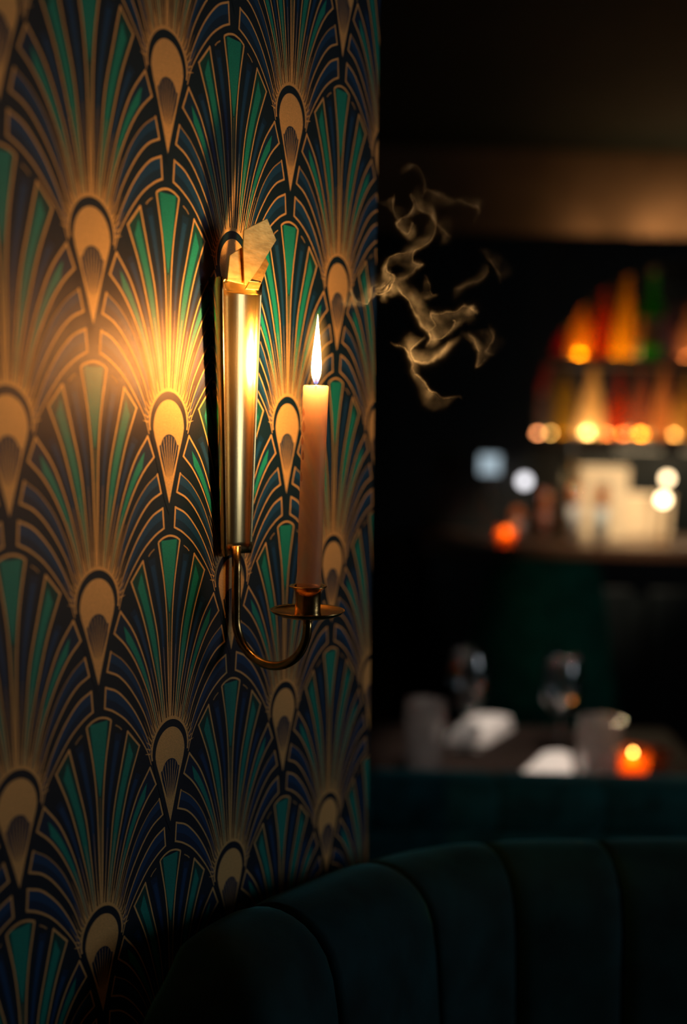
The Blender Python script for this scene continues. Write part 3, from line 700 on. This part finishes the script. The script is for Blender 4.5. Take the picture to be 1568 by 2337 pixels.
def stool():
    p = at(1255, 1410, 3.25); o = empty('bar_stool', (p.x - .02, 3.28, 0)); setp(o, 'green velvet bar stool with flared back at the counter', 'stool')
    zt = at(1250, 1268, 3.25).z
    vs, fs = [], []; nu, nv = 20, 10
    for side in (0, 1):
        for j in range(nv + 1):
            f = j / nv; z = .70 + (zt - .70) * f; half = .235 - .075 * f; 
            for i in range(nu + 1):
                t = -1 + 2 * i / nu; rr = 1 - .06 * f * abs(t) ** 4
                y = -.02 - .10 * (1 - t * t) - .03 * f + (.045 if side else 0)
                zz = z - (.05 * abs(t) ** 5 * f)
                vs.append((t * half, y, zz))
    o2 = (nu + 1) * (nv + 1)
    for j in range(nv):
        for i in range(nu):
            q = j * (nu + 1) + i; fs.append((q, q + 1, q + nu + 2, q + nu + 1)); fs.append((o2 + q + 1, o2 + q, o2 + q + nu + 1, o2 + q + nu + 2))
    for j in range(nv):
        for i in (0, nu):
            q = j * (nu + 1) + i; fs.append((q, q + nu + 1, o2 + q + nu + 1, o2 + q))
    for i in range(nu):
        q = nv * (nu + 1) + i; fs.append((q, q + 1, o2 + q + 1, o2 + q)); fs.append((i + 1, i, o2 + i, o2 + i + 1))
    bk = obj('backrest', mesh(vs, fs), M['velvetfar'], o, smooth=True)
    obj('seat', box(-.22, .22, -.06, .34, .64, .74, .03, 3), M['velvetfar'], o, smooth=True)
    for sx_ in (-1, 1):
        for y in (-.03, .30): obj('leg', tube([(sx_ * .17, y, .65), (sx_ * .21, y + (-.03 if y < 0 else .03), 0)], .014, 10), M['steel'], o)
    obj('footrest', tube([(-.195, -.045, .25), (.195, -.045, .25)], .009, 8), M['brassdark'], o)
stool()

# ------------------------------------------------------------------ dining table with glassware
TZ = .745
tb = empty('dining_table', (.42, 2.66, 0)); setp(tb, 'dark round-cornered table set with glasses behind the sofa', 'table')
obj('table_top', box(-.42, .44, -.30, .26, TZ - .03, TZ, .008), M['tablewood'], tb)
obj('edge_band', box(-.426, .446, -.306, .266, TZ - .024, TZ - .008, .002), M['brassdark'], tb)
obj('pedestal', lathe([(.22, 0), (.22, .015), (.06, .04), (.045, .10), (.045, .68), (.10, .71), (0, .715)], 28), M['steel'], tb, smooth=True)
def wine_glass(px, Y, py_top, lab):
    p = at(px, 1720, Y); h = at(px, py_top, Y).z - TZ
    o = empty('wine_glass', (p.x, Y, TZ)); setp(o, lab, 'glass', 'wine glasses on the table')
    k = h / .245
    outer = [(.0045, .098), (.018, .106), (.036, .125), (.048, .152), (.0505, .175), (.048, .205), (.0415, .235), (.0390, .245)]
    inner = [(r - .0012, z + (.0012 if i < 3 else 0)) for i, (r, z) in enumerate(outer)][::-1]; inner[-1] = (0, .1005)
    obj('bowl', lathe([(r * k, z * k) for r, z in outer + inner], 36), M['wineglass'], o, smooth=True)
    obj('stem', lathe([(r * k, z * k) for r, z in ((.003, .006), (.003, .08), (.0045, .098), (0, .0985))], 16), M['wineglass'], o, smooth=True)
    obj('foot', lathe([(r * k, z * k) for r, z in ((.036, 0), (.036, .0015), (.012, .004), (.003, .008), (0, .008))], 32), M['wineglass'], o, smooth=True)
wine_glass(1063, 2.68, 1484, 'clear wine glass beside the tall cut tumbler')
wine_glass(1275, 2.64, 1500, 'clear wine glass behind the folded napkin and squat tumbler')
def tumbler(px, Y, py_top, wpx, lab):
    p = at(px, 1780, Y); h = at(px, py_top, Y).z - TZ; r = wpx / 2 / FPX * Y
    o = empty('tumbler', (p.x, Y, TZ)); setp(o, lab, 'glass', 'tumblers on the table')
    n_ = 64; pr = [(r * .86, 0)] + [(r * (.88 + .12 * i / 14), h * i / 14) for i in range(1, 15)]
    wob = lambda a, z, q: q * (1 + (.09 * abs(math.sin(4 * a + 34 * z)) + .09 * abs(math.sin(4 * a - 34 * z)) - .08) * (1 if .1 * h < z < .8 * h and q > r * .8 else 0))
    obj('glass', lathe(pr + [(r * .95, h), (r * .84, h * .10), (0, h * .10)], n_, wob=wob), M['crystal'], o)
    obj('water', lathe([(0, h * .11), (r * .82, h * .11), (r * .87, h * .5), (0, h * .5)], 32), M['clear'], o, smooth=True)
tumbler(966, 2.50, 1600, 92, 'tall cut-glass tumbler at the end of the table')
tumbler(1364, 2.46, 1640, 104, 'squat cut-glass tumbler between napkin and amber votive')
def napkin(px, Y, lab, mat='linen'):
    "folded cloth: three stacked layers with a lifted fold"
    P = [at(x, y, Y_) for (x, y), Y_ in zip(px, Y)]
    c = sum(P, Vector()) / 4; c.z = TZ
    o = empty('napkin', c); setp(o, lab, 'napkin', 'folded napkins on the table')
    for k in range(3):
        vs, fs = [], []; n = 8
        for t in (0, 1):
            for j in range(n + 1):
                for i in range(n + 1):
                    f, g = i / n, j / n
                    a = P[0].lerp(P[1], f); b_ = P[3].lerp(P[2], f); q = a.lerp(b_, g) - c; q.z = 0
                    q = q * (1 - .05 * k)
                    lift = .004 + .0085 * k + (.012 * g * g + .006 * math.sin(PI * f)) * (k / 2) + t * .0075
                    vs.append((q.x, q.y, lift))
        o2 = (n + 1) ** 2
        for j in range(n):
            for i in range(n):
                q = j * (n + 1) + i; fs.append((q, q + 1, q + n + 2, q + n + 1)); fs.append((o2 + q + 1, o2 + q, o2 + q + n + 1, o2 + q + n + 2))
        for i in range(n):
            for (q, w_) in ((i, i + 1), (n * (n + 1) + i, n * (n + 1) + i + 1), (i * (n + 1), (i + 1) * (n + 1)), (i * (n + 1) + n, (i + 1) * (n + 1) + n)): fs.append((q, w_, o2 + w_, o2 + q))
        bm = bmesh.new(); bm.from_mesh(mesh(vs, fs)); obj('fold', bm_mesh(bm), M[mat], o, (0, 0, -.004), smooth=False)
napkin([(1012, 1710), (1112, 1712), (1172, 1668), (1068, 1664)], [2.735, 2.73, 2.88, 2.89], 'folded white napkin behind the first wine glass')
napkin([(1168, 1796), (1312, 1800), (1306, 1738), (1236, 1738)], [2.41, 2.41, 2.565, 2.565], 'folded white napkin in front of the second wine glass')
votive((at(1447, 1765, 2.50).x, 2.52, TZ), 'amber glass votive glowing on the table beside the tumbler', .040, 42)
o = empty('amber_dish', (at(1512, 1760, 2.5).x, 2.60, TZ)); setp(o, 'shallow amber glass dish next to the votive', 'dish')
obj('bowl', lathe([(.022, 0), (.030, .004), (.045, .022), (.052, .034), (.049, .034), (.028, .008), (0, .007)], 30), glassmat('amber_dish_glass', (1, .42, .08), .30, (.95, .30, .03)), o, smooth=True)
obj('rim', tube([(.0505 * math.cos(2 * PI * i / 40), .0505 * math.sin(2 * PI * i / 40), .034) for i in range(41)], .0016, 6, False), M['shelfwood'], o, smooth=True)
# ceiling spot added out of view to brighten the table
o = empty('added_downlight', (.40, 1.75, CEIL - .05)); setp(o, 'added ceiling downlight out of view that lights the table', 'lamp')
obj('trim_ring', lathe([(.045, .0), (.05, .002), (.05, .049), (.03, .049), (.03, .004)], 24), M['steel'], o)
obj('lens', lathe([(.028, .012), (.02, .008), (0, .006)], 20), emat('added_table_lens', (1, .86, .72), 30), o)
L = bpy.data.lights.new('table_fill_beam', 'SPOT'); L.energy = 300; L.color = (1, .86, .76); L.spot_size = math.radians(23); L.spot_blend = .8; L.shadow_soft_size = .025
lo = bpy.data.objects.new('table_fill_beam', L); COL.objects.link(lo); lo.parent = o; lo.rotation_euler = (Vector((.42, 2.60, .80)) - Vector((.40, 1.75, CEIL - .05))).to_track_quat('-Z', 'Y').to_euler()

# ------------------------------------------------------------------ sofa behind, channel-backed booth in front
def pad(x0, x1, y0, y1, z0, z1, bulge=.02, bev=.04):
    bm = bmesh.new(); bmesh.ops.create_cube(bm, size=1)
    for v in bm.verts: v.co = Vector(((x0 + x1) / 2 + v.co.x * (x1 - x0), (y0 + y1) / 2 + v.co.y * (y1 - y0), (z0 + z1) / 2 + v.co.z * (z1 - z0)))
    bmesh.ops.bevel(bm, geom=bm.edges[:], offset=bev, segments=4, profile=.5, affect='EDGES'); return bm_mesh(bm)
sf = empty('sofa', (.62, 2.15, 0)); setp(sf, 'dark teal velvet sofa with its back to the viewer', 'sofa')
zs = at(1200, 1786, 2.12).z
xs = [at(520, 1800, 2.12).x, at(845, 1800, 2.12).x, at(1135, 1800, 2.12).x, at(1377, 1800, 2.12).x, at(1640, 1800, 2.12).x, at(1900, 1800, 2.12).x]
xs[0] = at(700, 1800, 2.12).x
for a, b in zip(xs[:-1], xs[1:]):
    obj('back_roll', pad(a - .62 - .030, b - .62 + .030, -.065, .075, zs - .105, zs, bev=.045), M['velvetsofa'], sf, smooth=True)
obj('back_frame', box(xs[0] - .62 + .01, xs[-1] - .62 - .01, -.045, .06, .12, zs - .095, .015, 2), M['velvetsofa'], sf, smooth=False)
obj('seat', pad(xs[0] - .62, xs[-1] - .62, .06, .30, .24, .44, bev=.03), M['velvetsofa'], sf, smooth=True)
for x in (xs[0] - .62 + .05, xs[-1] - .62 - .05):
    for y in (-.02, .26): obj('leg', lathe([(.014, 0), (.02, .13), (0, .13)], 12), M['darkwood'], sf, (x, y, 0))

booth = empty('booth_seat', (.6, 1.5, 0)); setp(booth, 'dark green velvet booth with a curved channel-tufted back', 'booth')
BO = Vector((.6, 1.5, 0))
ctrl = [((1800, 1935), 1.32), ((1568, 1935), 1.315), ((1400, 1937), 1.30), ((1150, 1942), 1.265), ((1000, 1960), 1.215), ((880, 1990), 1.125), ((745, 2050), 1.015), ((640, 2098), .945), ((560, 2160), .893), ((505, 2280), .865), ((470, 2420), .84)]
path = smoothline([at(x, y, Y) for (x, y), Y in ctrl], 10)
cum = [0.0]
for i in range(1, len(path)): cum.append(cum[-1] + (Vector((path[i].x, path[i].y)) - Vector((path[i - 1].x, path[i - 1].y))).length)
def pat(s_):
    s_ = min(max(s_, 0), cum[-1])
    for i in range(1, len(path)):
        if cum[i] >= s_:
            f = (s_ - cum[i - 1]) / max(cum[i] - cum[i - 1], 1e-9); return path[i - 1].lerp(path[i], f), (path[i] - path[i - 1]).normalized()
    return path[-1], (path[-1] - path[-2]).normalized()
def s_at(px):
    best, bs = 1e9, 0
    for p, c in zip(path, cum):
        q = p - EYE; d = q.y * cp - q.z * sp; uu = q.y * sp + q.z * cp; X = 784 + FPX * (q.x * cr + uu * sr) / d
        if abs(X - px) < best: best, bs = abs(X - px), c
    return bs
seams = [0.0] + [s_at(x) for x in (1640, 1400, 1160, 930, 690)] + [cum[-1]]
seams = sorted(set(round(q, 4) for q in seams))
def channel(s0, s1):
    vs, fs = [], []; nu, T = 28, .12
    prof = [(.0, .42), (.0, -.0)]
    for i in range(nu + 1):
        f = i / nu; p, t = pat(s0 + (s1 - s0) * f); t2 = Vector((t.x, t.y, 0)).normalized(); nrm = Vector((t2.y, -t2.x, 0))
        if nrm.dot(Vector((0.25, 0.2, 0)) - Vector((p.x, p.y, 0))) < 0: nrm = -nrm     # towards the seat
        e = (2 * f - 1); bul = (1 - abs(e) ** 6); 
        zt = p.z - .004 * (1 - bul)
        ring = []
        ring.append((-.085, .30)); ring.append((-.090, .55)); ring.append((-.085, zt - .05)); ring.append((-.070, zt - .016)); ring.append((-.045, zt - .003)); ring.append((-.02, zt))
        ring.append((.005 + .006 * bul, zt - .008)); ring.append((.030 + .006 * bul, zt - .03)); ring.append((.041 + .009 * bul, zt - .075)); ring.append((.048 + .010 * bul, zt - .18)); ring.append((.062 + .010 * bul, zt - .32)); ring.append((.072 + .010 * bul, .40)); ring.append((.03, .30))
        for (d, z) in ring: q = Vector((p.x, p.y, 0)) + nrm * d - BO; q.z = z; vs.append(q)
        R = len(ring)
    for i in range(nu):
        for k in range(R): fs.append((i * R + k, i * R + (k + 1) % R, (i + 1) * R + (k + 1) % R, (i + 1) * R + k))
    fs.append(tuple(range(R))); fs.append(tuple(nu * R + k for k in range(R - 1, -1, -1)))
    bm = bmesh.new(); bm.from_mesh(mesh(vs, fs)); me = bm_mesh(bm)
    o = obj('back_channel', me, M['velvet'], booth, smooth=True)
    sd = o.modifiers.new('soft', 'SUBSURF'); sd.levels = 1; sd.render_levels = 1
for a, b in zip(seams[:-1], seams[1:]): channel(a, b)
# seat and plinth follow the same curve
sv, sfc = [], []
ring2 = []
for i in range(25):
    p, t = pat(cum[-1] * i / 24); t2 = Vector((t.x, t.y, 0)).normalized(); nrm = Vector((t2.y, -t2.x, 0))
    if nrm.dot(Vector((0.25, 0.2, 0)) - Vector((p.x, p.y, 0))) < 0: nrm = -nrm
    for (d, z) in ((-.06, .0), (-.06, .30), (.03, .30), (.05, .44), (.22, .46), (.27, .44), (.28, .38), (.25, .32), (.20, .0)):
        q = Vector((p.x, p.y, 0)) + nrm * d - BO; q.z = z; sv.append(q)
for i in range(24):
    for k in range(9): sfc.append((i * 9 + k, i * 9 + (k + 1) % 9, (i + 1) * 9 + (k + 1) % 9, (i + 1) * 9 + k))
sfc.append(tuple(range(9))); sfc.append(tuple(24 * 9 + k for k in range(8, -1, -1)))
bm = bmesh.new(); bm.from_mesh(mesh(sv, sfc)); obj('seat', bm_mesh(bm), M['velvet'], booth, smooth=False)

# ------------------------------------------------------------------ candle smoke
def smoke():
    z8 = lambda l: [(780 + a * .2679, 340 + b * .2679) for a, b in l]
    F = [ # polyline, depth, weight, radius (m)
        ([(250,1220),(310,1240),(390,1215),(440,1150),(455,1090),(420,1060),(385,1020),(385,960),(430,910),(520,890),(600,860)], 1.06, 1.0, .0013),
        ([(280,1190),(350,1180),(410,1130),(430,1085)], 1.06, .8, .0010), ([(300,1215),(375,1200),(425,1140),(440,1090)], 1.055, .8, .0010),
        ([(60,1180),(80,1250),(140,1300),(220,1310),(250,1250),(250,1170),(300,1150)], 1.05, .40, .0017),
        ([(430,1080),(500,1110),(570,1080),(640,1010),(680,980),(600,950),(620,880),(700,820),(780,760),(810,680),(800,620),(760,560),(680,520),(640,450),(590,390)], 1.09, .55, .0018),
        ([(590,390),(610,480),(570,550),(500,590),(480,640),(510,700),(560,720),(600,670),(580,600)], 1.11, .65, .0017),
        ([(470,1150),(540,1270),(600,1380),(680,1480),(740,1570),(760,1620),(730,1680)], 1.04, 1.0, .0017),
        ([(700,1600),(640,1660),(590,1730),(600,1790),(650,1810),(740,1815),(820,1770),(880,1700),(900,1650)], 1.03, 1.1, .0018),
        ([(430,1640),(515,1680),(560,1730),(590,1790),(620,1880),(680,1960),(740,2040),(800,2090),(870,2130),(1000,2110)], 1.03, .8, .0014),
        ([(740,1570),(790,1500),(760,1400),(850,1390),(960,1380),(1040,1350),(1110,1370)], 1.06, .55, .0020),
        ([(770,1610),(860,1600),(930,1550),(970,1480),(950,1450)], 1.05, .75, .0016),
        ([(700,1080),(740,1150),(780,1240),(830,1250)], 1.09, .45, .0012), ([(1090,1590),(1160,1670),(1170,1750),(1150,1840),(1215,1800)], 1.08, .75, .0016),
        ([(1110,1340),(1120,1370),(1150,1390)], 1.08, 1.0, .0026), ([(570,170),(620,140),(680,200),(710,330),(690,400)], 1.14, .35, .0016),
        ([(800,620),(860,690),(920,740)], 1.12, .40, .0024), ([(700,330),(930,430),(1050,450),(1120,480),(1170,520),(1130,620)], 1.16, .30, .0024),
        ([(1240,920),(1310,1010),(1350,1150)], 1.15, .22, .0022), ([(960,1200),(1060,1160),(1200,1100),(1240,1000)], 1.15, .2, .0022),
        ([(1260,1500),(1290,1620),(1230,1710),(1300,1760)], 1.12, .3, .0026), ([(450,400),(430,480),(460,570),(500,610)], 1.12, .35, .0014)]
    pts, wt, rd = [], [], []
    rs = random.Random(3)
    for l, Y, w, r in F:
        ph = rs.uniform(0, 6)
        P = smoothline([at(x, y, Y + .012 * math.sin(ph + .8 * i)) for i, (x, y) in enumerate(z8(l))], 30)
        L = len(P)
        for i, p in enumerate(P):
            t = i / (L - 1); en = min(1, 6 * t, 6 * (1 - t)); k = .55 + .45 * math.sin(9 * t + ph)
            pts.append(p); wt.append(w * (.25 + .75 * en) * (.55 + .45 * k)); rd.append(r * (.42 + .35 * (1 - k)))
            # trailing sheet of thinner smoke beside the strand
            if i % 2 == 0:
                for s_ in range(1, 9):
                    q = p + Vector((.0013 * s_ * math.sin(ph + 3 * t), .0016 * s_ * math.cos(ph), .0013 * s_ * math.cos(ph + 2 * t)))
                    pts.append(q); wt.append(w * (.17 - .016 * s_) * en); rd.append(r * 1.3)
    lo = Vector((min(p.x for p in pts), min(p.y for p in pts), min(p.z for p in pts))) - Vector((.008,) * 3)
    hi = Vector((max(p.x for p in pts), max(p.y for p in pts), max(p.z for p in pts))) + Vector((.008,) * 3)
    me = mesh(pts, []); 
    at1 = me.attributes.new('w', 'FLOAT', 'POINT'); at1.data.foreach_set('value', wt)
    at2 = me.attributes.new('r', 'FLOAT', 'POINT'); at2.data.foreach_set('value', rd)
    o = obj('smoke', me)
    mv = bpy.data.materials.new('smoke'); mv.use_nodes = True; nt = mv.node_tree; nt.nodes.remove(nt.nodes['Principled BSDF'])
    pv = nt.nodes.new('ShaderNodeVolumePrincipled'); pv.inputs['Color'].default_value = (.93, .92, .90, 1); pv.inputs['Density'].default_value = 190.0; pv.inputs['Anisotropy'].default_value = 0.0
    nt.links.new(pv.outputs[0], nt.nodes['Material Output'].inputs['Volume'])
    g = bpy.data.node_groups.new('smoke_grid', 'GeometryNodeTree')
    g.interface.new_socket('Geometry', in_out='INPUT', socket_type='NodeSocketGeometry'); g.interface.new_socket('Geometry', in_out='OUTPUT', socket_type='NodeSocketGeometry')
    nn = g.nodes; gi, go = nn.new('NodeGroupInput'), nn.new('NodeGroupOutput'); lk = g.links.new
    vc = nn.new('GeometryNodeVolumeCube'); vc.inputs['Min'].default_value = lo; vc.inputs['Max'].default_value = hi
    st = .0007
    for i, a in enumerate('XYZ'): vc.inputs['Resolution ' + a].default_value = max(8, int((hi[i] - lo[i]) / (st if a != 'Y' else st * 1.6)))
    pos = nn.new('GeometryNodeInputPosition')
    # gentle turbulence so the strands waver
    no = nn.new('ShaderNodeTexNoise'); no.inputs['Scale'].default_value = 48.0; no.inputs['Detail'].default_value = 3.0; lk(pos.outputs[0], no.inputs['Vector'])
    sb = nn.new('ShaderNodeVectorMath'); sb.operation = 'SUBTRACT'; lk(no.outputs['Color'], sb.inputs[0]); sb.inputs[1].default_value = (.5, .5, .5)
    sc_ = nn.new('ShaderNodeVectorMath'); sc_.operation = 'SCALE'; lk(sb.outputs[0], sc_.inputs[0]); sc_.inputs['Scale'].default_value = .009
    ad = nn.new('ShaderNodeVectorMath'); ad.operation = 'ADD'; lk(pos.outputs[0], ad.inputs[0]); lk(sc_.outputs[0], ad.inputs[1])
    sn = nn.new('GeometryNodeSampleNearest'); sn.domain = 'POINT'; lk(gi.outputs[0], sn.inputs['Geometry']); lk(ad.outputs[0], sn.inputs['Sample Position'])
    def samp(nm, ty='FLOAT'):
        si = nn.new('GeometryNodeSampleIndex'); si.data_type = ty; si.domain = 'POINT'; lk(gi.outputs[0], si.inputs['Geometry']); lk(sn.outputs[0], si.inputs['Index'])
        if nm == 'pos': lk(nn.new('GeometryNodeInputPosition').outputs[0], si.inputs['Value'])
        else:
            na = nn.new('GeometryNodeInputNamedAttribute'); na.data_type = 'FLOAT'; na.inputs['Name'].default_value = nm; lk(na.outputs[0], si.inputs['Value'])
        return si.outputs[0]
    dd = nn.new('ShaderNodeVectorMath'); dd.operation = 'DISTANCE'; lk(ad.outputs[0], dd.inputs[0]); lk(samp('pos', 'FLOAT_VECTOR'), dd.inputs[1])
    def gm(op, a, b=None):
        n = nn.new('ShaderNodeMath'); n.operation = op
        for i, v in enumerate((a, b)):
            if v is None: continue
            if isinstance(v, (int, float)): n.inputs[i].default_value = v
            else: lk(v, n.inputs[i])
        return n.outputs[0]
    rel = gm('DIVIDE', dd.outputs['Value'], samp('r')); ex = gm('EXPONENT', gm('MULTIPLY', gm('MULTIPLY', rel, rel), -1.0))
    wide = gm('MULTIPLY', gm('EXPONENT', gm('MULTIPLY', rel, -.9)), .07)
    n3 = nn.new('ShaderNodeTexNoise'); n3.inputs['Scale'].default_value = 85.0; n3.inputs['Detail'].default_value = 4.0; lk(pos.outputs[0], n3.inputs['Vector'])
    pat_ = gm('POWER', gm('MULTIPLY', n3.outputs[0], 1.8), 2.5)
    lk(gm('MULTIPLY', gm('MULTIPLY', gm('ADD', ex, wide), samp('w')), pat_), vc.inputs['Density'])
    sm = nn.new('GeometryNodeSetMaterial'); sm.inputs['Material'].default_value = mv; lk(vc.outputs[0], sm.inputs[0]); lk(sm.outputs[0], go.inputs[0])
    md = o.modifiers.new('smoke_grid', 'NODES'); md.node_group = g
    me.materials.append(mv)
    setp(o, 'thin curling wisps of smoke drifting off the candle past the wall edge', 'smoke', kind='stuff')
smoke()
